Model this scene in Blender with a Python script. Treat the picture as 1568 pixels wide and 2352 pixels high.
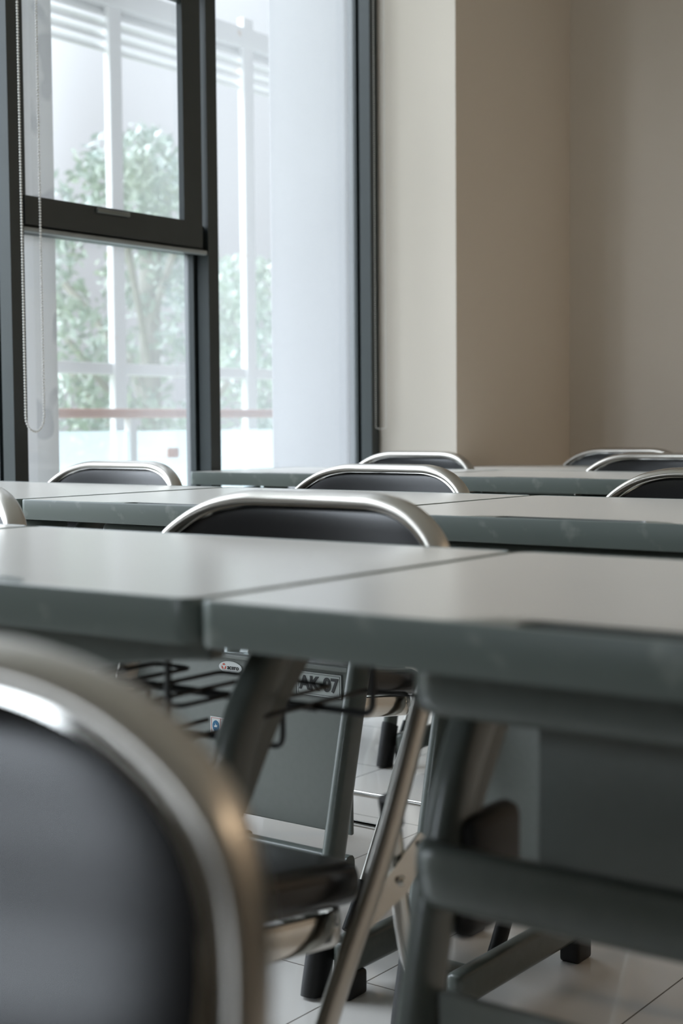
import bpy, bmesh, math, random
from math import radians, sin, cos, pi, sqrt
from mathutils import Vector, Matrix, Euler

for o in list(bpy.data.objects):
    bpy.data.objects.remove(o)
SC = bpy.context.scene
COL = SC.collection
random.seed(4)

# ------------------------------------------------------------------ camera
cam_d = bpy.data.cameras.new('camera')
cam = bpy.data.objects.new('camera', cam_d)
COL.objects.link(cam)
cam.location = (0, 0, 0.88)
cam.rotation_euler = (Matrix.Rotation(radians(36.6), 3, 'Z') @ Matrix.Rotation(radians(90 - 3.43), 3, 'X')
                      @ Matrix.Rotation(radians(-0.45), 3, 'Z')).to_euler()
cam_d.sensor_fit = 'VERTICAL'
cam_d.sensor_height = 36.0
cam_d.sensor_width = 24.0
cam_d.lens = 36.0 * 3350.0 / 2352.0
cam_d.clip_start = 0.02
cam_d.clip_end = 200
cam_d.dof.use_dof = True
cam_d.dof.focus_distance = 2.55
cam_d.dof.aperture_fstop = 4.6
SC.camera = cam

SC.view_settings.view_transform = 'Standard'
SC.view_settings.look = 'None'
SC.view_settings.gamma = 1.0
SC.view_settings.exposure = 0.0
SC.view_settings.use_curve_mapping = False

# ------------------------------------------------------------------ world: pale overcast sky, brightest high up on the side of the low sun
SKY_BASE = (0.34, 0.345, 0.36)
LOBE_DIR = Vector((-0.80, -0.06, 0.55)).normalized()
LOBE_COL = (0.83, 0.91, 1.0)
LOBE_STR = 18.5
LOBE_POW = 8.0
w = bpy.data.worlds.new('sky')
SC.world = w
w.use_nodes = True
nt = w.node_tree
nt.nodes.clear()
tc = nt.nodes.new('ShaderNodeTexCoord')
dot = nt.nodes.new('ShaderNodeVectorMath'); dot.operation = 'DOT_PRODUCT'
dot.inputs[1].default_value = LOBE_DIR
nt.links.new(tc.outputs['Generated'], dot.inputs[0])
mx = nt.nodes.new('ShaderNodeMath'); mx.operation = 'MAXIMUM'; mx.inputs[1].default_value = 0.0
nt.links.new(dot.outputs['Value'], mx.inputs[0])
pw = nt.nodes.new('ShaderNodeMath'); pw.operation = 'POWER'; pw.inputs[1].default_value = LOBE_POW
nt.links.new(mx.outputs[0], pw.inputs[0])
b1 = nt.nodes.new('ShaderNodeBackground'); b1.inputs[0].default_value = (*SKY_BASE, 1); b1.inputs[1].default_value = 1.0
ml = nt.nodes.new('ShaderNodeMath'); ml.operation = 'MULTIPLY'; ml.inputs[1].default_value = LOBE_STR
nt.links.new(pw.outputs[0], ml.inputs[0])
b2 = nt.nodes.new('ShaderNodeBackground'); b2.inputs[0].default_value = (*LOBE_COL, 1)
nt.links.new(ml.outputs[0], b2.inputs[1])
d2 = nt.nodes.new('ShaderNodeVectorMath'); d2.operation = 'DOT_PRODUCT'; d2.inputs[1].default_value = Vector((-0.15, -0.90, 0.30)).normalized()  # second sky glow, added to shine through the front window
nt.links.new(tc.outputs['Generated'], d2.inputs[0])
mx2 = nt.nodes.new('ShaderNodeMath'); mx2.operation = 'MAXIMUM'; mx2.inputs[1].default_value = 0.0
nt.links.new(d2.outputs['Value'], mx2.inputs[0])
pw2 = nt.nodes.new('ShaderNodeMath'); pw2.operation = 'POWER'; pw2.inputs[1].default_value = 60.0
nt.links.new(mx2.outputs[0], pw2.inputs[0])
ml2 = nt.nodes.new('ShaderNodeMath'); ml2.operation = 'MULTIPLY_ADD'; ml2.inputs[1].default_value = 32.0
nt.links.new(pw2.outputs[0], ml2.inputs[0]); nt.links.new(ml.outputs[0], ml2.inputs[2]); nt.links.new(ml2.outputs[0], b2.inputs[1])
ad = nt.nodes.new('ShaderNodeAddShader')
nt.links.new(b1.outputs[0], ad.inputs[0]); nt.links.new(b2.outputs[0], ad.inputs[1])
wo = nt.nodes.new('ShaderNodeOutputWorld')
nt.links.new(ad.outputs[0], wo.inputs[0])

# ------------------------------------------------------------------ materials
def mat(name, col, rough=0.5, metal=0.0, coat=0.0, noise=None, bump=None, spec=None):
    m = bpy.data.materials.new(name); m.use_nodes = True
    t = m.node_tree; b = t.nodes['Principled BSDF']
    b.inputs['Base Color'].default_value = (*col, 1)
    b.inputs['Roughness'].default_value = rough
    b.inputs['Metallic'].default_value = metal
    b.inputs['Coat Weight'].default_value = coat
    b.inputs['Coat Roughness'].default_value = 0.08
    if spec is not None: b.inputs['Specular IOR Level'].default_value = spec
    tcn = t.nodes.new('ShaderNodeTexCoord')
    if noise:
        sc, amt, col2 = noise[:3]
        det = noise[3] if len(noise) > 3 else 4
        n = t.nodes.new('ShaderNodeTexNoise'); n.inputs['Scale'].default_value = sc; n.inputs['Detail'].default_value = det
        t.links.new(tcn.outputs['Object'], n.inputs['Vector'])
        r = t.nodes.new('ShaderNodeValToRGB')
        lo, hi = amt
        r.color_ramp.elements[0].position = lo; r.color_ramp.elements[1].position = hi
        r.color_ramp.elements[0].color = (*col, 1); r.color_ramp.elements[1].color = (*col2, 1)
        t.links.new(n.outputs['Fac'], r.inputs[0]); t.links.new(r.outputs[0], b.inputs['Base Color'])
    if bump:
        n = t.nodes.new('ShaderNodeTexNoise'); n.inputs['Scale'].default_value = bump[0]; n.inputs['Detail'].default_value = 3
        t.links.new(tcn.outputs['Object'], n.inputs['Vector'])
        bn = t.nodes.new('ShaderNodeBump'); bn.inputs['Strength'].default_value = bump[1]; bn.inputs['Distance'].default_value = bump[2]
        t.links.new(n.outputs['Fac'], bn.inputs['Height']); t.links.new(bn.outputs[0], b.inputs['Normal'])
    return m

M = {}
M['laminate'] = mat('laminate', (0.62, 0.60, 0.56), 0.24, noise=(1.5, (0.3, 0.7), (0.60, 0.58, 0.54)), spec=0.6)
M['trim'] = mat('edge_plastic', (0.125, 0.15, 0.135), 0.38, noise=(28, (0.58, 0.80), (0.28, 0.30, 0.27), 8))
M['tray'] = mat('tray_plastic', (0.17, 0.185, 0.17), 0.30)
M['channel'] = mat('tray_channel_shade', (0.05, 0.056, 0.052), 0.35, noise=(40, (0.3, 0.7), (0.06, 0.066, 0.062)))  # tray plastic darkened, groove shade put into the colour
M['under'] = mat('underside_board', (0.11, 0.115, 0.105), 0.7, noise=(30, (0.3, 0.7), (0.09, 0.095, 0.088)))
M['steel'] = mat('painted_steel', (0.10, 0.115, 0.103), 0.28, noise=(60, (0.35, 0.75), (0.115, 0.13, 0.118)), bump=(400, 0.12, 0.0004))
M['panel'] = mat('panel_steel', (0.19, 0.205, 0.19), 0.45, noise=(90, (0.3, 0.7), (0.20, 0.215, 0.20)), bump=(600, 0.15, 0.0003))
M['chrome'] = mat('chrome', (0.60, 0.59, 0.56), 0.11, 1.0)
M['satin'] = mat('satin_chrome', (0.50, 0.475, 0.435), 0.31, 1.0)
M['vinyl'] = mat('black_vinyl', (0.010, 0.0105, 0.011), 0.25, bump=(900, 0.05, 0.0003), spec=0.38)
M['rubber'] = mat('black_rubber', (0.012, 0.012, 0.012), 0.55, bump=(300, 0.1, 0.0005))
M['wire'] = mat('black_wire', (0.008, 0.009, 0.009), 0.45, noise=(40, (0.3, 0.7), (0.011, 0.012, 0.012)))
M['wall'] = mat('wall_paint', (0.74, 0.665, 0.575), 0.75, noise=(3, (0.3, 0.7), (0.73, 0.655, 0.565)), bump=(120, 0.05, 0.0006))
M['ceil'] = mat('ceiling_paint', (0.72, 0.70, 0.66), 0.85, noise=(3, (0.3, 0.7), (0.71, 0.69, 0.65)))
M['alu'] = mat('dark_aluminium', (0.028, 0.036, 0.037), 0.42, noise=(12, (0.3, 0.7), (0.032, 0.041, 0.042)), spec=0.5)
M['ledge_glint'] = mat('ledge_glint_alu', (0.34, 0.37, 0.37), 0.35, noise=(30, (0.3, 0.7), (0.30, 0.33, 0.33)))  # aluminium lightened, light on the ledge put into the colour
M['wall2'] = mat('darkened_unseen_wall', (0.26, 0.235, 0.20), 0.6, noise=(2, (0.3, 0.7), (0.23, 0.205, 0.175)))  # unseen walls made darker so less light bounces back
M['bead'] = mat('white_bead', (0.78, 0.77, 0.73), 0.35)
M['cloth'] = mat('blind_fabric', (0.70, 0.69, 0.66), 0.85, noise=(200, (0.3, 0.7), (0.66, 0.65, 0.62)))
M['label'] = mat('label_grey', (0.36, 0.385, 0.365), 0.4, noise=(80, (0.3, 0.7), (0.38, 0.405, 0.385)))
M['ink'] = mat('black_ink', (0.015, 0.016, 0.016), 0.5)
M['white'] = mat('sticker_white', (0.72, 0.74, 0.73), 0.4)
M['red'] = mat('sticker_red', (0.62, 0.09, 0.05), 0.4)
M['blue'] = mat('sticker_blue', (0.02, 0.14, 0.28), 0.4)
M['out_white'] = mat('outdoor_white_paint', (0.84, 0.84, 0.85), 0.7, noise=(2.5, (0.45, 0.75), (0.80, 0.80, 0.81)))
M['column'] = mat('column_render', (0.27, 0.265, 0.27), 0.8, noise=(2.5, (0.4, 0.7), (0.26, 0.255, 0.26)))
M['out_grey'] = mat('outdoor_stained_paint', (0.74, 0.74, 0.72), 0.8, noise=(5.5, (0.60, 0.63), (0.42, 0.42, 0.42), 1.5))
M['out_steel'] = mat('outdoor_white_steel', (0.82, 0.83, 0.83), 0.5, noise=(9, (0.68, 0.78), (0.62, 0.44, 0.30), 2))
M['rail'] = mat('copper_handrail', (0.50, 0.27, 0.20), 0.45, noise=(6, (0.3, 0.7), (0.52, 0.32, 0.26)))
M['orange'] = mat('orange_plate', (0.55, 0.25, 0.14), 0.5, noise=(20, (0.3, 0.7), (0.50, 0.24, 0.15)))
M['concrete'] = mat('outdoor_concrete', (0.50, 0.50, 0.48), 0.85, noise=(4, (0.3, 0.7), (0.44, 0.44, 0.42)))
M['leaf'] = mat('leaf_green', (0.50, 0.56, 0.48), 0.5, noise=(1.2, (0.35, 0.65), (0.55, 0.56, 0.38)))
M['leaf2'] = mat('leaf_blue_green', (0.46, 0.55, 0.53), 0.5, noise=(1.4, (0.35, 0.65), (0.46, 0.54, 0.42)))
M['bark'] = mat('bark', (0.42, 0.40, 0.36), 0.9, noise=(12, (0.3, 0.7), (0.50, 0.47, 0.42)), bump=(20, 0.5, 0.01))
M['grass'] = mat('grass', (0.25, 0.33, 0.17), 0.9, noise=(0.8, (0.3, 0.7), (0.33, 0.36, 0.20)))

# floor: glossy cream tiles with thin joints
def floor_mat():
    m = bpy.data.materials.new('floor_tiles'); m.use_nodes = True
    t = m.node_tree; b = t.nodes['Principled BSDF']
    tcn = t.nodes.new('ShaderNodeTexCoord')
    mp = t.nodes.new('ShaderNodeMapping'); mp.inputs['Location'].default_value = (0.12, 0.17, 0)
    t.links.new(tcn.outputs['Object'], mp.inputs[0])
    br = t.nodes.new('ShaderNodeTexBrick')
    br.offset = 0.0; br.squash = 1.0
    br.inputs['Scale'].default_value = 1.0
    br.inputs['Brick Width'].default_value = 0.40
    br.inputs['Row Height'].default_value = 0.40
    br.inputs['Mortar Size'].default_value = 0.0015
    br.inputs['Mortar Smooth'].default_value = 0.2
    br.inputs['Color1'].default_value = (0.76, 0.735, 0.70, 1)
    br.inputs['Color2'].default_value = (0.745, 0.72, 0.685, 1)
    br.inputs['Mortar'].default_value = (0.16, 0.14, 0.12, 1)
    t.links.new(mp.outputs[0], br.inputs['Vector'])
    t.links.new(br.outputs['Color'], b.inputs['Base Color'])
    n = t.nodes.new('ShaderNodeTexNoise'); n.inputs['Scale'].default_value = 6
    t.links.new(tcn.outputs['Object'], n.inputs['Vector'])
    r = t.nodes.new('ShaderNodeMapRange'); r.inputs[3].default_value = 0.06; r.inputs[4].default_value = 0.14; b.inputs['Specular IOR Level'].default_value = 0.75
    t.links.new(n.outputs['Fac'], r.inputs[0]); t.links.new(r.outputs[0], b.inputs['Roughness'])
    return m
M['floor'] = floor_mat()

# window glass: clear pane with a pale veil mixed in for outdoor glare
def glass_mat(name, haze, tint, gloss=0.05):
    m = bpy.data.materials.new(name); m.use_nodes = True
    t = m.node_tree; t.nodes.clear()
    tr = t.nodes.new('ShaderNodeBsdfTransparent'); tr.inputs[0].default_value = (*tint, 1)
    tl = t.nodes.new('ShaderNodeBsdfTranslucent'); tl.inputs[0].default_value = (0.93, 0.94, 0.96, 1)
    m1 = t.nodes.new('ShaderNodeMixShader')
    tcn = t.nodes.new('ShaderNodeTexCoord')
    n = t.nodes.new('ShaderNodeTexNoise'); n.inputs['Scale'].default_value = 2.5
    t.links.new(tcn.outputs['Object'], n.inputs['Vector'])
    r = t.nodes.new('ShaderNodeMapRange'); r.inputs[3].default_value = haze * 0.9; r.inputs[4].default_value = haze * 1.1
    t.links.new(n.outputs['Fac'], r.inputs[0]); t.links.new(r.outputs[0], m1.inputs[0])
    t.links.new(tr.outputs[0], m1.inputs[1]); t.links.new(tl.outputs[0], m1.inputs[2])
    gl = t.nodes.new('ShaderNodeBsdfGlossy'); gl.inputs['Roughness'].default_value = 0.02
    m2 = t.nodes.new('ShaderNodeMixShader'); m2.inputs[0].default_value = gloss
    t.links.new(m1.outputs[0], m2.inputs[1]); t.links.new(gl.outputs[0], m2.inputs[2])
    o = t.nodes.new('ShaderNodeOutputMaterial'); t.links.new(m2.outputs[0], o.inputs[0])
    return m
M['glass'] = glass_mat('glare_veil_glass', 0.09, (0.98, 0.985, 0.985))
M['glass_out'] = glass_mat('balustrade_glass', 0.30, (0.80, 0.92, 0.95), 0.08)

# ------------------------------------------------------------------ mesh helpers
def link(name, bm, m, parent=None, smooth=True, bevel=None):
    me = bpy.data.meshes.new(name)
    bmesh.ops.recalc_face_normals(bm, faces=bm.faces[:])
    bm.to_mesh(me); bm.free()
    if smooth:
        for p in me.polygons: p.use_smooth = True
        try: me.set_sharp_from_angle(angle=radians(38))
        except Exception: pass
    me.materials.append(m)
    o = bpy.data.objects.new(name, me); COL.objects.link(o)
    if parent: o.parent = parent
    if bevel:
        b = o.modifiers.new('bevel', 'BEVEL'); b.width = bevel; b.segments = 2; b.limit_method = 'ANGLE'; b.angle_limit = radians(40)
    return o

def box(bm, x0, x1, y0, y1, z0, z1):
    vs = [bm.verts.new((x, y, z)) for z in (z0, z1) for x, y in ((x0, y0), (x1, y0), (x1, y1), (x0, y1))]
    for f in ((3, 2, 1, 0), (4, 5, 6, 7), (0, 1, 5, 4), (1, 2, 6, 5), (2, 3, 7, 6), (3, 0, 4, 7)):
        bm.faces.new([vs[i] for i in f])

def bevel_all(bm, r, seg=3):
    bmesh.ops.bevel(bm, geom=bm.edges[:], offset=r, segments=seg, affect='EDGES', profile=0.5)

def rbox(x0, x1, y0, y1, z0, z1, r, seg=3):
    bm = bmesh.new(); box(bm, x0, x1, y0, y1, z0, z1); bevel_all(bm, r, seg); return bm

def merge(a, b):
    me = bpy.data.meshes.new('tmp'); b.to_mesh(me); b.free(); a.from_mesh(me); bpy.data.meshes.remove(me)

def cr(pts, n=8, closed=False):
    """smooth curve through points"""
    P = [Vector(p) for p in pts]; out = []
    N = len(P)
    rng = range(N) if closed else range(N - 1)
    for i in rng:
        p0 = P[i - 1] if (i > 0 or closed) else P[0] * 2 - P[1]
        p1 = P[i]; p2 = P[(i + 1) % N]
        p3 = P[(i + 2) % N] if (i + 2 < N or closed) else P[-1] * 2 - P[-2]
        for k in range(n):
            t = k / n
            out.append(0.5 * ((2 * p1) + (p2 - p0) * t + (2 * p0 - 5 * p1 + 4 * p2 - p3) * t * t + (3 * p1 - p0 - 3 * p2 + p3) * t ** 3))
    if not closed: out.append(P[-1])
    return out

def fillet(pts, r, n=5):
    """round the corners of a polyline"""
    P = [Vector(p) for p in pts]; out = [P[0]]
    for i in range(1, len(P) - 1):
        a = P[i - 1] - P[i]; b = P[i + 1] - P[i]
        rr = min(r, a.length * 0.49, b.length * 0.49)
        s = P[i] + a.normalized() * rr; e = P[i] + b.normalized() * rr
        for k in range(n + 1):
            t = k / n
            out.append(s * (1 - t) ** 2 + P[i] * 2 * t * (1 - t) + e * t * t)
    out.append(P[-1]); return out

def sweep(bm, pts, ra, rb=None, ref=None, seg=12, sup=2.0, cap=True, closed=False):
    """tube along pts; ra = half size along ref-normal (b axis side), rb = half size along ref"""
    if rb is None: rb = ra
    P = [Vector(p) for p in pts]; n = len(P); rings = []
    prev = None
    for i in range(n):
        if closed: T = P[(i + 1) % n] - P[i - 1]
        else: T = P[min(i + 1, n - 1)] - P[max(i - 1, 0)]
        T.normalize()
        if ref is not None: N = Vector(ref) - T * T.dot(Vector(ref))
        else:
            base = prev if prev is not None else (Vector((0, 0, 1)) if abs(T.z) < 0.9 else Vector((1, 0, 0)))
            N = base - T * T.dot(base)
        N.normalize(); prev = N
        B = T.cross(N)
        ring = []
        for k in range(seg):
            a = 2 * pi * k / seg; c, s = cos(a), sin(a)
            e = 2.0 / sup
            cx = math.copysign(abs(c) ** e, c); sx = math.copysign(abs(s) ** e, s)
            ring.append(bm.verts.new(P[i] + N * (cx * rb) + B * (sx * ra)))
        rings.append(ring)
    m = n if closed else n - 1
    for i in range(m):
        A, Bq = rings[i], rings[(i + 1) % n]
        for k in range(seg):
            bm.faces.new((A[k], A[(k + 1) % seg], Bq[(k + 1) % seg], Bq[k]))
    if cap and not closed:
        bm.faces.new(rings[0][::-1]); bm.faces.new(rings[-1])

def prism(bm, poly, axis, a, b):
    """extrude a 2-D polygon along an axis. axis x: poly=(y,z); y: (x,z); z: (x,y)"""
    def P(u, v, t):
        return {'x': (t, u, v), 'y': (u, t, v), 'z': (u, v, t)}[axis]
    lo = [bm.verts.new(P(u, v, a)) for u, v in poly]; hi = [bm.verts.new(P(u, v, b)) for u, v in poly]
    n = len(poly)
    bm.faces.new(lo[::-1]); bm.faces.new(hi)
    for i in range(n): bm.faces.new((lo[i], lo[(i + 1) % n], hi[(i + 1) % n], hi[i]))

def rrect(x0, x1, y0, y1, r, n=6):
    out = []
    for cx, cy, a0 in ((x1 - r, y1 - r, 0), (x0 + r, y1 - r, 90), (x0 + r, y0 + r, 180), (x1 - r, y0 + r, 270)):
        for k in range(n + 1):
            a = radians(a0 + 90 * k / n); out.append((cx + r * cos(a), cy + r * sin(a)))
    return out

def empty(name, loc, label=None, cat=None, group=None, rz=0.0):
    o = bpy.data.objects.new(name, None); COL.objects.link(o)
    o.location = loc; o.rotation_euler = (0, 0, rz); o.empty_display_size = 0.05
    tag(o, label, cat, group); return o

def tag(o, label=None, cat=None, group=None, kind=None):
    if label: o['label'] = label
    if cat: o['category'] = cat
    if group: o['group'] = group
    if kind: o['kind'] = kind
    return o

def struct(name, bm, m, smooth=False, parent=None, label=None):
    o = link(name, bm, m, parent, smooth=smooth)
    if parent is None: o['kind'] = 'structure'
    if label: o['label'] = label
    return o

def copy_tree(o, parent=None):
    c = o.copy(); COL.objects.link(c); c.parent = parent
    for ch in list(o.children): copy_tree(ch, c)
    return c

def text_mesh(name, s, size, m, parent, loc, bold=0.0, extrude=0.0004, sx=1.0):
    cu = bpy.data.curves.new(name, 'FONT'); cu.body = s; cu.size = size
    cu.align_x = 'CENTER'; cu.align_y = 'CENTER'; cu.offset = bold; cu.extrude = extrude
    tmp = bpy.data.objects.new('tmp_text', cu); COL.objects.link(tmp)
    dg = bpy.context.evaluated_depsgraph_get(); dg.update()
    me = bpy.data.meshes.new_from_object(tmp.evaluated_get(dg))
    bpy.data.objects.remove(tmp); bpy.data.curves.remove(cu)
    me.transform(Matrix.Rotation(radians(90), 4, 'X') @ Matrix.Diagonal((sx, 1, 1, 1)))
    me.transform(Matrix.Translation(loc))
    me.materials.clear(); me.materials.append(m)
    o = bpy.data.objects.new(name, me); COL.objects.link(o); o.parent = parent
    return o

# ------------------------------------------------------------------ the room
XW = -2.85      # window plane
YB = 4.775      # back wall
XR = 6.5; YF = -2.6; ZC = 2.95
bm = bmesh.new(); box(bm, XW - 0.12, XR, YF, YB, -0.12, 0.0); struct('floor', bm, M['floor'])
bm = bmesh.new(); box(bm, XW - 0.12, XR + 0.15, YF - 0.15, YB + 0.15, ZC, ZC + 0.15); struct('ceiling', bm, M['ceil'])
bm = bmesh.new(); box(bm, XW - 0.12, XR + 0.15, YB, YB + 0.15, -0.12, ZC); struct('wall_back', bm, M['wall'])
bm = bmesh.new(); box(bm, XR, XR + 0.15, YF, YB, -0.12, ZC); struct('wall_right', bm, M['wall2'])
bm = bmesh.new()
FX0, FX1, FZ0, FZ1 = -1.60, -1.00, 1.05, 2.25
box(bm, XW - 0.12, FX0, YF - 0.15, YF, -0.12, ZC); box(bm, FX1, XR + 0.15, YF - 0.15, YF, -0.12, ZC)
box(bm, FX0, FX1, YF - 0.15, YF, -0.12, FZ0); box(bm, FX0, FX1, YF - 0.15, YF, FZ1, ZC)
struct('wall_front', bm, M['wall2'])
bm = bmesh.new()
for a in (FX0, FX1 - 0.04): box(bm, a, a + 0.04, YF - 0.10, YF - 0.04, FZ0, FZ1)
for a in (FZ0, FZ1 - 0.04): box(bm, FX0 + 0.04, FX1 - 0.04, YF - 0.10, YF - 0.04, a, a + 0.04)
fw = link('window_6', bm, M['alu'], smooth=False); tag(fw, kind='structure')  # unseen window added to put a highlight on the near chair
bm = bmesh.new(); box(bm, FX0 + 0.04, FX1 - 0.04, YF - 0.072, YF - 0.068, FZ0 + 0.04, FZ1 - 0.04); link('window_pane', bm, M['glass'], fw, smooth=False)
# wall beyond the last window with its boxed pillar
bm = bmesh.new(); box(bm, XW - 0.02, -2.508, 4.002, YB, 0.0, ZC); struct('wall_left', bm, M['wall'])
# window wall end behind the camera
bm = bmesh.new(); box(bm, XW - 0.12, XW + 0.03, YF, 0.115, 0.0, ZC); struct('wall_left_front', bm, M['wall'])

# windows: full height bays between dark aluminium mullions
def mullion(bm, y1, wdt=0.044):
    """profile seen in the photo: outer bead, groove, inner box. y1 = the edge away from the camera"""
    y0 = y1 - wdt
    prism(bm, [(-2.900, y0), (-2.866, y0), (-2.866, y0 + 0.014), (-2.852, y0 + 0.014), (-2.852, y0), (-2.810, y0),
               (-2.810, y1), (-2.900, y1)], 'z', 0.0, ZC)

ys = [4.0, 3.199, 2.470, 1.70, 0.93, 0.16]
for i, y1 in enumerate(ys[:-1]):
    ynext = ys[i + 1]                       # this bay runs from ynext (right edge of the mullion) to y1-0.044
    bm = bmesh.new(); mullion(bm, y1)
    if i == len(ys) - 2: mullion(bm, ynext)
    a, b = ynext, y1 - 0.044
    box(bm, -2.900, -2.812, a, b, 0.0, 0.05)
    box(bm, -2.900, -2.812, a, b, ZC - 0.06, ZC)
    if i == 1:                              # the bay with an opening sash above a fixed pane
        box(bm, -2.900, -2.828, a, b, 1.372, 1.450)
        box(bm, -2.900, -2.838, a, b, 2.13, 2.18)
        box(bm, -2.893, -2.858, b - 0.012, b, 0.05, 1.372)
    wobj = link('window_%d' % (i + 1), bm, M['alu'], smooth=False)
    tag(wobj, ['dark framed fixed window bay beside the white pillar', 'dark framed window bay with opening sash over a fixed pane',
               'dark framed window bay cut by the left edge of the photo'][i] if i < 3 else None, kind='structure')
    if i == 1:
        sb = bmesh.new()
        a2, b2 = a + 0.002, b - 0.028
        box(sb, -2.826, -2.806, a2, b2, 1.384, 1.455)
        box(sb, -2.826, -2.806, a2, b2, 2.055, 2.130)
        box(sb, -2.826, -2.806, b2 - 0.075, b2, 1.455, 2.055)
        box(sb, -2.826, -2.812, a2, a2 + 0.008, 1.455, 2.055)
        s = link('window_sash', sb, M['alu'], wobj, smooth=False)
        tb = rbox(-2.827, -2.812, a + 0.002, b, 1.3665, 1.3795, 0.003); link('ledge_glint_strip', tb, M['ledge_glint'], wobj)  # pale strip stands in for light caught on the ledge
        hb = rbox(-2.806, -2.797, a2 + 0.24, a2 + 0.36, 1.438, 1.450, 0.003)
        link('sash_latch', hb, M['tray'], s)
        for nm, z0, z1 in (('window_pane', 0.05, 1.372), ('window_pane', 1.45, 2.06), ('window_pane', 2.18, ZC - 0.06)):
            gx = -2.828 if z0 == 1.45 else -2.880
            gb = bmesh.new(); box(gb, gx, gx + 0.004, a, b - (0.03 if z0 == 1.45 else 0), z0, z1); link(nm, gb, M['glass'], wobj, smooth=False)
    else:
        gb = bmesh.new(); box(gb, -2.880, -2.876, a, b, 0.05, ZC - 0.06); link('window_pane', gb, M['glass'], wobj, smooth=False)

# unseen round lamp added as warm fill over the right half of the room
def fill_lamp(x, y, label, power):
    e = empty('fill_lamp', (x, y, ZC - 0.06), label, 'lamp')
    b_ = bmesh.new()
    bmesh.ops.create_cone(b_, cap_ends=True, segments=40, radius1=0.29, radius2=0.30, depth=0.05, matrix=Matrix.Translation((0, 0, 0.035)))
    link('fill_housing', b_, M['ceil'], e)
    m_ = bpy.data.materials.get('fill_diffuser') or bpy.data.materials.new('fill_diffuser')
    m_.use_nodes = True; p_ = m_.node_tree.nodes['Principled BSDF']
    p_.inputs['Emission Color'].default_value = (1.0, 0.79, 0.58, 1); p_.inputs['Emission Strength'].default_value = 3.0
    b_ = bmesh.new(); bmesh.ops.create_cone(b_, cap_ends=True, segments=40, radius1=0.26, radius2=0.28, depth=0.016, matrix=Matrix.Translation((0, 0, 0.002)))
    link('diffuser', b_, m_, e)
    ld = bpy.data.lights.new('fill_light', 'AREA'); ld.shape = 'DISK'; ld.size = 0.50; ld.energy = power; ld.color = (1.0, 0.77, 0.54)
    lo = bpy.data.objects.new('fill_light', ld); COL.objects.link(lo); lo.parent = e; lo.location = (0, 0, -0.010)
fill_lamp(1.4, 3.9, 'unseen round warm fill lamp added above the right side of the room', 20)

# roller blinds rolled up at the ceiling, their bead chains hang into view
def beads(bm, pts, step, r, seg=8):
    t_ = bmesh.new(); bmesh.ops.create_uvsphere(t_, u_segments=seg, v_segments=6, radius=r)
    vv = [v.co.copy() for v in t_.verts]; ff = [[v.index for v in f.verts] for f in t_.faces]; t_.free()
    P = [Vector(p) for p in pts]; acc = 0.0
    for i in range(len(P) - 1):
        d = P[i + 1] - P[i]; L = d.length
        t = acc
        while t < L:
            c = P[i] + d * (t / L)
            nv = [bm.verts.new(c + v) for v in vv]
            for f in ff: bm.faces.new([nv[k] for k in f])
            t += step
        acc = t - L

def blind(y0, y1, cx, cy, wy, wx, zb, label, chain_step=0.0072, r=0.0031):
    e = empty('roller_blind', (cx, cy, zb), label, 'roller blind')
    rb = bmesh.new(); sweep(rb, [(-2.765 - cx, y0 - cy, 2.86 - zb), (-2.765 - cx, y1 - cy, 2.86 - zb)], 0.032, seg=24)
    link('fabric_roll', rb, M['cloth'], e)
    for yy in (y0, y1):
        bb = bmesh.new(); box(bb, -2.805 - cx, -2.725 - cx, yy - 0.004 - cy, yy + 0.004 - cy, 2.81 - zb, 2.95 - zb)
        link('bracket', bb, M['bead'], e, smooth=False)
    cb = bmesh.new()
    top = 2.86 - zb
    path = [(-wx, -wy, top)] + [(-wx * cos(pi * k / 10), -wy * cos(pi * k / 10), wy * 1.3 * (1 - sin(pi * k / 10))) for k in range(11)] + [(wx, wy, top)]
    beads(cb, path, chain_step, r)
    c = link('bead_chain', cb, M['bead'], e)
    return e
blind(1.76, 2.40, -2.775, 2.463, 0.030, 0.0, 0.868, 'roller blind whose white bead chain loop hangs by the left dark mullion')
blind(3.22, 3.94, -2.786, 3.975, 0.004, 0.018, 0.865, 'roller blind whose white bead chain loop hangs in front of the white pillar face', r=0.0022)

# ------------------------------------------------------------------ outside
bm = bmesh.new(); box(bm, -5.3, XW - 0.125, -6, 12, -0.25, -0.05); struct('floor_outside', bm, M['concrete'], label='pale walkway outside the windows')
bm = bmesh.new(); box(bm, -60, -5.31, -40, 60, -1.4, -1.2); struct('ground', bm, M['grass'])
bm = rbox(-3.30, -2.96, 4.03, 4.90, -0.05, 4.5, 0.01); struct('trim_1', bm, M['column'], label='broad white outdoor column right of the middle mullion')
bm = rbox(-3.30, -3.12, 2.58, 2.862, -0.05, 4.5, 0.008)
t2 = struct('trim_2', bm, M['out_grey'], label='pale stained outdoor column behind the bead chain')
bm = rbox(-3.119, -3.105, 2.70, 2.765, -0.05, 4.5, 0.004); link('column_strip', bm, M['out_white'], t2)

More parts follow.
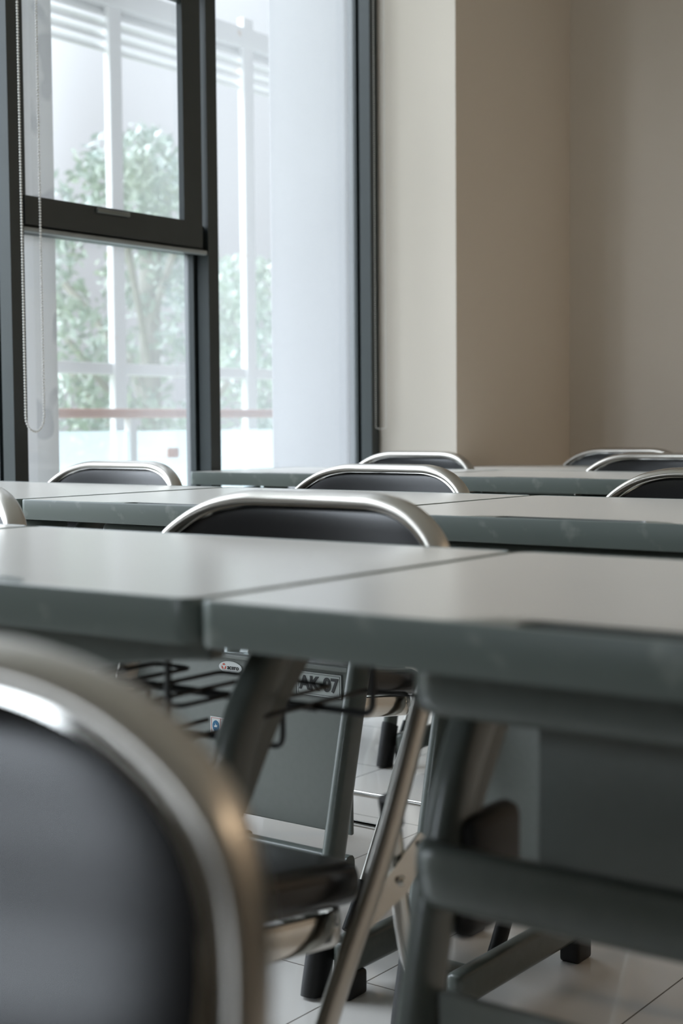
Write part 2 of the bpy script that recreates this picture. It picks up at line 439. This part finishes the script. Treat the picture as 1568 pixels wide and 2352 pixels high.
# white steel screen with louvres
sc = empty('louvred_screen', (-5.0, 5.0, -0.05), 'white steel louvred screen with posts standing outside the windows', 'screen')
def S(x0, x1, y0, y1, z0, z1, r=0.004): return rbox(x0 + 5.0, x1 + 5.0, y0 - 5.0, y1 - 5.0, z0 + 0.05, z1 + 0.05, r)
for yy in (1.99, 2.96, 3.93, 4.90, 5.87, 6.84, 7.81):
    link('post', S(-5.04, -5.0, yy + 0.04, yy + 0.12, -0.05, 3.0), M['out_steel'], sc)
link('cross_beam', S(-5.07, -5.01, 0.0, 9.0, 1.125, 1.18), M['out_steel'], sc)
link('top_beam', S(-5.12, -4.99, 0.0, 9.0, 2.845, 2.945), M['out_steel'], sc)
for k in range(4):
    b_ = S(-0.03 - 5.0, 0.03 - 5.0, 0.0, 9.0, -0.006 - 0.05, 0.006 - 0.05, 0.002)
    bmesh.ops.rotate(b_, verts=b_.verts[:], cent=(0, 0, 0), matrix=Matrix.Rotation(radians(48), 3, 'Y'))
    bmesh.ops.translate(b_, verts=b_.verts[:], vec=(-0.05, 0, 2.66 + 0.055 * k + 0.05))
    link('louvre', b_, M['out_steel'], sc)

# handrail with glass
hr = empty('balustrade', (-4.6, 5.0, -0.05), 'walkway balustrade with copper brown handrail and bluish glass', 'railing')
def Hh(x0, x1, y0, y1, z0, z1, r=0.003): return rbox(x0 + 4.6, x1 + 4.6, y0 - 5.0, y1 - 5.0, z0 + 0.05, z1 + 0.05, r)
link('handrail', Hh(-4.64, -4.575, 0.0, 9.0, 0.916, 0.957, 0.012), M['rail'], hr)
for yy in (2.06, 3.36, 4.66, 5.96, 7.26):
    link('glass_panel', Hh(-4.61, -4.60, yy, yy + 1.26, 0.05, 0.86, 0.002), M['glass_out'], hr)
for yy in (2.04, 3.34, 4.64, 5.94, 7.24):
    link('baluster', Hh(-4.625, -4.585, yy - 0.02, yy + 0.02, -0.05, 0.92), M['out_grey'], hr)
pl = link('wall_plate', rbox(-4.598, -4.585, 4.86, 4.93, 0.735, 0.780, 0.003), M['orange'])
pl.parent = hr; pl.location = (4.6, -5.0, 0.05); pl.name = 'warning_plate'; pl['label'] = 'small orange plate on the glass'

# trees outside
def tree(x, y, h, rad, seed, m, label):
    rnd = random.Random(seed)
    e = empty('garden_tree', (x, y, -1.2), label, 'tree', 'trees beyond the walkway')
    tb = bmesh.new()
    path = cr([(0, 0, 0), (0.05, 0.02, h * 0.25), (-0.04, 0.05, h * 0.5), (0.03, 0, h * 0.8)], 5)
    sweep(tb, path, 0.09, seg=10)
    for k in range(7):
        a = rnd.uniform(0, 2 * pi); z0 = h * rnd.uniform(0.3, 0.65)
        sweep(tb, cr([(0, 0, z0), (cos(a) * rad * 0.4, sin(a) * rad * 0.4, z0 + h * 0.12), (cos(a) * rad * 0.7, sin(a) * rad * 0.7, z0 + h * 0.2)], 4), 0.03, seg=6)
    link('trunk', tb, M['bark'], e)
    fb = bmesh.new()
    clumps = [(Vector((rnd.gauss(0, rad * 0.45), rnd.gauss(0, rad * 0.45), h * rnd.uniform(0.30, 0.95))), rad * rnd.uniform(0.25, 0.45)) for _ in range(26)]
    for c, r in clumps:
        for _ in range(230):
            d = Vector((rnd.gauss(0, 1), rnd.gauss(0, 1), rnd.gauss(0, 1))).normalized() * r * rnd.uniform(0.6, 1.05)
            p = c + d; s = rnd.uniform(0.022, 0.048)
            u = Vector((rnd.gauss(0, 1), rnd.gauss(0, 1), rnd.gauss(0, 1))).normalized()
            v = u.cross(Vector((rnd.gauss(0, 1), rnd.gauss(0, 1), rnd.gauss(0, 1)))).normalized()
            q = [p + u * s * 1.5, p + v * s * 0.6, p - u * s * 1.5, p - v * s * 0.6]
            fb.faces.new([fb.verts.new(t) for t in q])
    link('foliage', fb, m, e, smooth=False)
tree(-8.2, 6.3, 4.2, 0.9, 1, M['leaf'], 'leafy tree seen in the left pane between column and post')
tree(-8.6, 8.9, 4.6, 1.0, 2, M['leaf2'], 'fuller tree seen in the lower pane right of the white post')
tree(-9.2, 11.6, 3.9, 0.9, 3, M['leaf2'], 'bluish green tree seen in the narrow pane left of the white column')

# ------------------------------------------------------------------ desks
def outline_notch(x0, x1, y0, y1, r):
    """laminate outline with a shallow bay in the front edge for the pencil tray"""
    c = (x0 + x1) / 2
    pts = rrect(x0, x1, y0, y1, r)
    # rrect ends with the front right corner; append the notch going left to right is clockwise -> insert between corner 3 and 4
    n = 7
    p = pts[:3 * n]
    bay = [(c - 0.21, y0), (c - 0.165, y0 + 0.006), (c - 0.140, y0 + 0.032), (c - 0.115, y0 + 0.042),
           (c + 0.115, y0 + 0.042), (c + 0.140, y0 + 0.032), (c + 0.165, y0 + 0.006), (c + 0.21, y0)]
    return p + bay + pts[3 * n:], bay

def make_desk(name, loc, L, D, label, rz=0.0, low=True, upper=False, basket=False, signs=False, ztop=0.75, lx=0.115, rx=0.055):
    e = empty(name, loc, label, 'desk', 'single desks in rows', rz)
    dz = ztop - 0.75
    # local frame: x 0..L, y 0..D (front edge y=0 faces the camera), z up
    r = 0.020; wl = 0.004
    bm = bmesh.new()
    outer = rrect(0, L, 0, D, r, 8); inner = rrect(wl, L - wl, wl, D - wl, r - wl, 8)
    n = len(outer)
    prof = [(0, 0.7165), (0, 0.7475), (0.25, 0.7500), (0.75, 0.7506), (1, 0.7500), (1, 0.7165)]
    prof[0] = (0.3, 0.7150); prof.insert(1, (0, 0.7175))
    rings = []
    for t, z in prof:
        rings.append([bm.verts.new((ox * (1 - t) + ix * t, oy * (1 - t) + iy * t, z + dz)) for (ox, oy), (ix, iy) in zip(outer, inner)])
    for a, b_ in zip(rings, rings[1:] + rings[:1]):
        for k in range(n): bm.faces.new((a[k], a[(k + 1) % n], b_[(k + 1) % n], b_[k]))
    trim = link('edge_trim', bm, M['trim'], e)
    poly, bay = outline_notch(wl, L - wl, wl, D - wl, r - wl)
    bm = bmesh.new(); prism(bm, poly, 'z', 0.738 + dz, 0.7499 + dz); link('desktop', bm, M['laminate'], e, smooth=False)
    bm = bmesh.new(); prism(bm, rrect(0.003, L - 0.003, 0.003, D - 0.003, r - 0.003), 'z', 0.7165 + dz, 0.7375 + dz); link('underside_board', bm, M['under'], e, smooth=False)
    # pencil tray: flush rim and a sunken channel
    bm = bmesh.new(); c = L / 2
    rim = [(x, y) for x, y in bay]
    hole = []
    for cx, a0 in ((c + 0.100, -90), (c - 0.100, 90)):
        for k in range(9):
            a = radians(a0 + 180 * k / 8); hole.append((cx + 0.0130 * cos(a), wl + 0.020 + 0.0150 * sin(a)))
    zt = 0.7499 + dz
    rv = [bm.verts.new((x, y, zt)) for x, y in rim]
    hv = [bm.verts.new((x, y, zt)) for x, y in hole]
    es = [bm.edges.new((rv[i], rv[(i + 1) % len(rv)])) for i in range(len(rv))] + [bm.edges.new((hv[i], hv[(i + 1) % len(hv)])) for i in range(len(hv))]
    bmesh.ops.triangle_fill(bm, edges=es, use_beauty=True)
    for f in [f for f in bm.faces if all(v in hv for v in f.verts)]: bm.faces.remove(f)
    prim = link('pencil_tray', bm, M['tray'], e)
    bm = bmesh.new(); hv = [bm.verts.new((x, y, zt)) for x, y in hole]
    prev = hv
    for sc_, z in ((0.90, 0.7465), (0.72, 0.7420), (0.35, 0.7402)):
        cur = [bm.verts.new((x if abs(x - c) < 0.1 else c + math.copysign(0.1 + (abs(x - c) - 0.1) * sc_, x - c), wl + 0.020 + (y - wl - 0.020) * sc_, z + dz)) for x, y in hole]
        for k in range(len(cur)): bm.faces.new((prev[k], prev[(k + 1) % len(cur)], cur[(k + 1) % len(cur)], cur[k]))
        prev = cur
    bm.faces.new(prev)
    link('tray_channel', bm, M['channel'], prim)
    # legs
    xl, xr = (0.137 if upper else 0.115), L - 0.055
    for side, px in ((-1, lx), (1, L - rx)):
        bm = bmesh.new()
        path = cr([(px, 0.238, 0.712 + dz), (px, 0.202, 0.670), (px, 0.174, 0.637), (px, 0.152, 0.60), (px, 0.134, 0.55), (px, 0.117, 0.50), (px, 0.091, 0.40), (px, 0.045, 0.21), (px, 0.018, 0.10)], 5)
        sweep(bm, path, 0.0115, 0.0225, ref=(0, 1, 0), seg=20, sup=3.2)
        g = bmesh.new()
        gp = [(0.225, 0.714 + dz), (0.325, 0.714 + dz), (0.308, 0.702), (0.275, 0.688), (0.244, 0.664), (0.212, 0.630), (0.184, 0.590), (0.152, 0.540), (0.142, 0.555), (0.165, 0.620), (0.195, 0.668)]
        prism(g, gp, 'x', px - 0.010, px + 0.010)
        merge(bm, g)
        lg = link('leg', bm, M['steel'], e)
        s = bmesh.new(); sweep(s, [(px, 0.021, 0.107), (px, 0.018, 0.10), (px, 0.004, 0.045), (px, -0.004, 0.012), (px, -0.006, 0.001)], 0.015, 0.026, ref=(0, 1, 0), seg=20, sup=3)
        link('rubber_sleeve', s, M['rubber'], lg)
        fx = px + (0.042 if side > 0 else 0.078)
        fb = rbox(fx - 0.014, fx + 0.014, 0.0, 0.40, 0.036, 0.090, 0.010)
        h = rbox(min(px, fx), max(px, fx), 0.03, 0.075, 0.045, 0.080, 0.006); merge(fb, h)
        ft = link('foot_bar', fb, M['steel'], e)
        for yy in (0.004, 0.350):
            rf = rbox(fx - 0.018, fx + 0.018, yy, yy + 0.048, 0.0, 0.040, 0.006)
            link('rubber_foot', rf, M['rubber'], ft)
    # front beam under the top, its near end bent back round the leg
    def beam(z0, z1, y=0.105):
        h = (z1 - z0) / 2; zc = (z0 + z1) / 2
        b2 = bmesh.new()
        p = fillet([(xl - 0.006, y + 0.075, zc), (xl - 0.006, y, zc), (xr - 0.004, y, zc), (xr - 0.004, y + 0.05, zc)], 0.034, 8)
        sweep(b2, p, 0.013, h, ref=(0, 0, 1), seg=20, sup=3.0)
        return b2
    if basket:                              # tapered pressed steel apron instead of the tube
        ab = bmesh.new(); prism(ab, [(xl, 0.716), (xl, 0.655), (0.48, 0.659), (0.54, 0.670), (0.62, 0.681), (xr - 0.01, 0.685), (xr - 0.01, 0.716)], 'y', 0.095, 0.115)
        link('apron', ab, M['steel'], e, smooth=False, bevel=0.003)
    else: link('top_beam', beam(0.663, 0.706), M['steel'], e)
    if low:
        zp = 0.21 if not signs else 0.212
        pn = rbox(xl + 0.03, L - 0.088, 0.135, 0.143, zp, 0.486, 0.003)
        lip = rbox(xl + 0.03, L - 0.088, 0.127, 0.143, 0.480, 0.488, 0.002); merge(pn, lip)
        pno = link('modesty_panel', pn, M['panel'], e)
        rl = bmesh.new(); sweep(rl, [(xl, 0.10, 0.171), (xr - 0.01, 0.10, 0.171)], 0.013, 0.021, ref=(0, 0, 1), seg=16, sup=3)
        link('lower_rail', rl, M['steel'], e)
        if signs:
            yp = 0.1345
            ax = signs[0]; az = signs[1]
            lp = rbox(ax - 0.0475, ax + 0.0475, yp - 0.0012, yp + 0.0005, az - 0.0205, az + 0.0205, 0.0004, 1)
            link('name_plate', lp, M['label'], pno)['label'] = 'grey plate reading AK 07'
            fr = bmesh.new()
            for (w_, h_, t_) in ((0.0475, 0.0205, 0.0011), (0.0435, 0.0170, 0.0005)):
                for (a, b_, c_, d_) in ((-w_, w_, h_ - t_, h_), (-w_, w_, -h_, -h_ + t_), (-w_, -w_ + t_, -h_, h_), (w_ - t_, w_, -h_, h_)):
                    box(fr, ax + a, ax + b_, yp - 0.0016, yp - 0.0010, az + c_, az + d_)
            link('plate_border', fr, M['ink'], pno, smooth=False)
            text_mesh('plate_lettering', 'AK 07', 0.0315, M['ink'], pno, (ax, yp - 0.0017, az), bold=0.0009, sx=0.98)
            # oval maker sticker
            ox, oz = signs[2], signs[3]
            ob = bmesh.new(); prism(ob, [(ox + 0.026 * cos(2 * pi * k / 40), oz + 0.0105 * sin(2 * pi * k / 40)) for k in range(40)], 'y', yp - 0.0012, yp)
            link('oval_sticker', ob, M['white'], pno, smooth=False)
            rb_ = bmesh.new()
            cx, cz = ox - 0.0145, oz + 0.0005
            for rot in (0, 120, 240):
                a = radians(rot + 90)
                ptsq = [(cx + 0.0052 * cos(a + da) * q, cz + 0.0052 * sin(a + da) * q) for da, q in ((-0.75, 1.0), (0, 1.15), (0.75, 1.0), (0.45, 0.45), (0, 0.62), (-0.45, 0.45))]
                prism(rb_, ptsq, 'y', yp - 0.0016, yp - 0.0011)
            link('red_emblem', rb_, M['red'], pno, smooth=False)
            text_mesh('sticker_lettering', 'acero', 0.0115, M['ink'], pno, (ox + 0.0065, yp - 0.0016, oz), bold=0.0001)
            # square notice with a blue disc
            ix, iz = signs[4], signs[5]
            sb = bmesh.new(); box(sb, ix - 0.017, ix + 0.020, yp - 0.0010, yp, iz - 0.016, iz + 0.016)
            link('notice_sticker', sb, M['white'], pno, smooth=False)
            sb = bmesh.new()
            for (a, b_, c_, d_) in ((-0.0145, 0.019, 0.0135, 0.0140), (-0.0145, 0.019, -0.0140, -0.0135), (-0.0145, -0.0140, -0.014, 0.014), (0.0065, 0.0072, -0.014, 0.014)):
                box(sb, ix + a, ix + b_, yp - 0.0014, yp - 0.0009, iz + c_, iz + d_)
            link('red_lines', sb, M['red'], pno, smooth=False)
            sb = bmesh.new(); prism(sb, [(ix - 0.004 + 0.0078 * cos(2 * pi * k / 32), iz + 0.0098 * sin(2 * pi * k / 32)) for k in range(32)], 'y', yp - 0.0014, yp - 0.0009)
            link('blue_disc', sb, M['blue'], pno, smooth=False)
            sb = bmesh.new(); prism(sb, [(ix - 0.004 + x, iz + z) for x, z in ((-0.004, 0.000), (-0.001, 0.001), (-0.001, 0.005), (0.0012, 0.0015), (0.004, 0.001), (0.0025, -0.002), (-0.003, -0.002))], 'y', yp - 0.0018, yp - 0.0013)
            link('white_figure', sb, M['white'], pno, smooth=False)
    if upper:
        link('lower_beam', beam(0.517, 0.565), M['steel'], e)
        bp = rbox(xl + 0.050, L - 0.07, 0.19, 0.198, 0.50, 0.70, 0.003)
        link('shelf_panel', bp, M['panel'], e)
        bk = rbox(lx - 0.005, lx + 0.020, 0.140, 0.226, 0.478, 0.575, 0.012, 4)
        link('joint_cover', bk, M['rubber'], e)['label'] = 'black plastic joint cover'
        pn = rbox(xl + 0.01, L - 0.045, 0.105, 0.113, 0.215, 0.452, 0.003)
        link('modesty_panel', pn, M['panel'], e)
    if basket:
        zb = 0.62 - 0.0
        wb = bmesh.new()
        yM = 0.253; x0, x1 = 0.08, L - 0.012
        W = lambda pts, r_=0.0026, f=0.012: sweep(wb, fillet(pts, f, 4), r_, seg=8)
        # main doubled bar, hung from the top at both ends
        W([(x0, yM, 0.714), (x0, yM, zb), (x1, yM, zb), (x1, yM, 0.714)], 0.0034)
        W([(x0, yM + 0.008, 0.714), (x0, yM + 0.008, zb - 0.004), (x1 - 0.07, yM + 0.008, zb - 0.004)], 0.003)
        W([(x0, 0.115, 0.714), (x0, 0.115, zb), (x1 - 0.12, 0.115, zb), (x1 - 0.12, 0.115, 0.700)], 0.0032)
        # serpentine floor wire
        pts = []; x = x1 - 0.02; rear = 0.335; front = 0.172; sgn = 1
        pts.append((x + 0.02, rear, zb + 0.003))
        pts.append((x - 0.045, rear, zb + 0.003))
        x -= 0.045
        while x > x0 + 0.05:
            pts.append((x, front, zb + 0.003)); x -= 0.042
            pts.append((x, front, zb + 0.003))
            pts.append((x, rear, zb + 0.003)); x -= 0.052
            pts.append((x, rear, zb + 0.003))
        W(pts, 0.0024, 0.010)
        # hooks that drop to a lower bar
        zl = 0.577
        for hx in (L - 0.116, L - 0.290, L - 0.46, L - 0.60):
            W([(hx, yM, zb), (hx, yM, zl), (hx - 0.05, yM, zl)], 0.0028)
        W([(L - 0.130, yM, zl), (x0, yM, zl)], 0.003)
        for hx in (L - 0.21, L - 0.255, L - 0.33, L - 0.375, L - 0.45, L - 0.495):
            W([(hx, yM + 0.05, zl + 0.002), (hx, yM - 0.06, zl + 0.002)], 0.0024)
        link('wire_basket', wb, M['wire'], e)
    return e

R2 = 'in the second row'
make_desk('school_desk', (-1.466, 0.803, 0), 0.727, 0.492, 'nearest light topped desk left of the front seam, wire basket under it', low=True, basket=True, rx=0.087)
make_desk('school_desk', (-0.736, 0.803, 0), 0.756, 0.492, 'nearest desk filling the right foreground, rounded grey beams under its top', low=False, upper=True, lx=0.136)
make_desk('school_desk', (-2.198, 0.806, 0), 0.729, 0.492, 'first row desk of which only a sliver shows at the left edge', low=True, basket=True)
make_desk('school_desk', (-2.030, 1.757, 0), 0.733, 0.575, 'second row desk with the AK 07 plate on its grey front panel', signs=(2.030 - 1.449, 0.454, 2.030 - 1.643, 0.464, 2.030 - 1.674, 0.358), rz=radians(-0.8))
make_desk('school_desk', (-1.293, 1.740, 0), 0.733, 0.580, 'second row desk on the right with its pencil tray and scuffed edge in view', rz=radians(-0.5))
make_desk('school_desk', (-2.768, 1.768, 0), 0.733, 0.565, 'second row desk at the left edge beside the window')
make_desk('school_desk', (-2.800, 3.045, 0), 0.730, 0.50, 'third row desk against the window, below the middle mullion')
make_desk('school_desk', (-2.066, 3.045, 0), 0.730, 0.50, 'third row desk right of centre, a black chair behind its right end')
make_desk('school_desk', (-2.450, 3.72, 0), 0.730, 0.50, 'farthest desk beside the pillar, only its front edge visible', ztop=0.742)
make_desk('school_desk', (-1.716, 3.72, 0), 0.730, 0.50, 'farthest row desk at the right, mostly hidden behind two black chairs', ztop=0.742)

# ------------------------------------------------------------------ folding chairs
def yz(z):
    T = [(0.0, -0.400), (0.10, -0.335), (0.288, -0.226), (0.376, -0.162), (0.478, -0.105), (0.618, -0.045), (0.70, -0.014), (0.745, -0.002), (0.80, 0.008)]
    for (a, b), (c, d) in zip(T, T[1:]):
        if z <= c: return b + (d - b) * (z - a) / (c - a)
    return T[-1][1]
def bow(x): return 0.030 * (1 - min(1, (abs(x) / 0.21)) ** 2)
def make_chair(loc, label, rz=0.0):
    e = empty('folding_chair', loc, label, 'chair', 'black folding chairs at the desks', rz)
    # one oval tube: front leg, back upright, top curve, and down the other side
    half = [(0.0, 0.7905), (0.06, 0.7905), (0.105, 0.7895), (0.148, 0.780), (0.182, 0.762), (0.206, 0.738), (0.217, 0.706), (0.221, 0.655), (0.221, 0.60), (0.218, 0.52), (0.216, 0.42), (0.215, 0.30), (0.215, 0.18), (0.215, 0.07), (0.215, 0.012)]
    k3 = lambda x, z: (x, yz(z) + (bow(x) if z > 0.7 else bow(x) * 0), z)
    pts = [k3(-x, z) for x, z in half[::-1]] + [k3(x, z) for x, z in half[1:]]
    bm = bmesh.new(); sweep(bm, cr(pts, 5), 0.0078, 0.0160, ref=(0, 1, 0.25), seg=20, sup=2.3)
    fr = link('back_frame', bm, M['satin'], e)
    for s in (-1, 1):
        rb = bmesh.new(); sweep(rb, [(s * 0.215, yz(0.075), 0.075), (s * 0.215, yz(0.03), 0.03), (s * 0.215, yz(0.0) - 0.002, 0.001)], 0.011, 0.018, ref=(0, 1, 0.25), seg=16)
        link('rubber_foot', rb, M['rubber'], fr)
    # padded back
    bm = bmesh.new(); NU, NV = 28, 18; z0, z1 = 0.632, 0.7845
    def hw(z):
        if z > 0.705: t = (z - 0.705) / (z1 - 0.705 + 0.0001); return 0.098 + 0.114 * sqrt(max(0, 1 - t * t)) ** 0.95
        if z < 0.672: t = (0.672 - z) / 0.0401; return 0.165 + 0.047 * sqrt(max(0, 1 - t * t))
        return 0.212
    grid = {}
    for sd in (-1, 1):
        for j in range(NV + 1):
            v = 0.5 - 0.5 * cos(pi * j / NV); z = z0 + (z1 - z0) * v
            for i in range(NU + 1):
                u = -cos(pi * i / NU); x = u * hw(z)
                edge = i in (0, NU) or j in (0, NV)
                if edge and sd == 1: grid[(sd, i, j)] = grid[(-1, i, j)]; continue
                f = (max(0, 1 - abs(u) ** 5) * max(0, 1 - abs(2 * v - 1) ** 5)) ** 0.5
                th = 0.013 if sd < 0 else 0.009
                grid[(sd, i, j)] = bm.verts.new((x, yz(z) + bow(x) + sd * th * f, z))
    for sd in (-1, 1):
        for j in range(NV):
            for i in range(NU):
                q = [grid[(sd, i, j)], grid[(sd, i + 1, j)], grid[(sd, i + 1, j + 1)], grid[(sd, i, j + 1)]]
                if len(set(q)) == 4:
                    try: bm.faces.new(q)
                    except ValueError: pass
    link('backrest', bm, M['vinyl'], e)
    # bright piping strip between pad and tube
    bm = bmesh.new()
    hp = [(x * 0.955, z - 0.0075) for x, z in half[:7]] + [(0.208, 0.660)]
    k4 = lambda x, z: (x, yz(z) + bow(x) - 0.006, z)
    sweep(bm, cr([k4(-x, z) for x, z in hp[::-1]] + [k4(x, z) for x, z in hp[1:]], 5), 0.0035, 0.005, ref=(0, 1, 0.25), seg=8)
    link('chrome_lip', bm, M['chrome'], e)
    # seat: pad and rail, tipped back a little
    def tilt(bm_):
        for v in bm_.verts: v.co.z += -(v.co.y + 0.34) * 0.13
    bm = rbox(-0.197, 0.197, -0.50, -0.135, 0.400, 0.448, 0.018, 5)
    for v in bm.verts:
        if v.co.z > 0.43:
            v.co.z += 0.006 * max(0, 1 - (v.co.x / 0.2) ** 2) * max(0, 1 - ((v.co.y + 0.34) / 0.21) ** 2)
    tilt(bm); link('seat', bm, M['vinyl'], e)
    bm = bmesh.new()
    rp = [(x, y, 0.381) for x, y in rrect(-0.190, 0.190, -0.49, -0.145, 0.05, 6)]
    sweep(bm, rp, 0.006, 0.019, ref=(0, 0, 1), seg=12, sup=3, closed=True)
    tilt(bm); link('seat_frame', bm, M['chrome'], e)
    # rear legs
    for s in (-1, 1):
        bm = bmesh.new()
        path = [(s * 0.197, -0.088, 0.470), (s * 0.190, -0.055, 0.33), (s * 0.182, -0.005, 0.20), (s * 0.172, 0.055, 0.06), (s * 0.169, 0.075, 0.012)]
        sweep(bm, cr(path, 4), 0.0085, 0.012, ref=(0, 1, 0), seg=16)
        lg = link('rear_leg', bm, M['chrome'], e)
        c = bmesh.new(); sweep(c, [(s * 0.1965, -0.083, 0.447), (s * 0.197, -0.090, 0.474), (s * 0.197, -0.091, 0.480)], 0.011, 0.0145, ref=(0, 1, 0), seg=16)
        link('end_cap', c, M['rubber'], lg)
        c = bmesh.new(); sweep(c, [(s * 0.1715, 0.058, 0.055), (s * 0.168, 0.078, 0.001)], 0.012, 0.015, ref=(0, 1, 0), seg=16)
        link('rubber_foot', c, M['rubber'], lg)
        # hinge plate
        bm = bmesh.new(); prism(bm, [(-0.045, 0.432), (-0.033, 0.425), (-0.032, 0.405), (-0.070, 0.372), (-0.145, 0.350), (-0.160, 0.358), (-0.158, 0.374), (-0.10, 0.402)], 'x', s * 0.2045 - 0.0015, s * 0.2045 + 0.0015)
        for (yy, zz) in ((-0.043, 0.418), (-0.148, 0.362), (-0.083, 0.388)):
            rv = bmesh.new(); bmesh.ops.create_cone(rv, cap_ends=True, segments=14, radius1=0.0065, radius2=0.004, depth=0.006, matrix=Matrix.Translation((s * 0.2085, yy, zz)) @ Matrix.Rotation(radians(90 * s), 4, 'Y'))
            merge(bm, rv)
        link('hinge_plate', bm, M['chrome'], e)
    bm = bmesh.new(); sweep(bm, [(-0.175, 0.035, 0.11), (0.175, 0.035, 0.11)], 0.006, seg=10); link('stretcher', bm, M['chrome'], e)
    bm = bmesh.new(); sweep(bm, [(-0.214, yz(0.16), 0.16), (0.214, yz(0.16), 0.16)], 0.006, seg=10); link('stretcher', bm, M['chrome'], e)
    return e

ch = make_chair((-1.080, 1.362, 0), 'black folding chair tucked behind the nearest desk, centre of the photo')
for x, y, rz, lab in (
    (-0.526, 0.298, 25, 'blurred black folding chair filling the lower left corner'),
    (-1.780, 1.362, 0, 'black folding chair cut by the left edge above the first desk row'),
    (-1.690, 2.400, 0, 'black folding chair behind the second desk row, right above the central chair'),
    (-2.440, 2.395, 0, 'black folding chair in front of the window between left and middle mullion'),
    (-0.975, 2.400, 0, 'nearest of the black folding chairs at the right edge'),
    (-2.400, 3.585, 0, 'small black folding chair below the right mullion, behind another chair'),
    (-1.618, 3.570, 0, 'black folding chair at the right, between the nearer and the farthest one there'),
    (-2.045, 4.255, 0, 'farthest black folding chair, against the brown back wall')):
    c = copy_tree(ch); c.location = (x, y, 0); c.rotation_euler = (0, 0, radians(rz)); c['label'] = lab
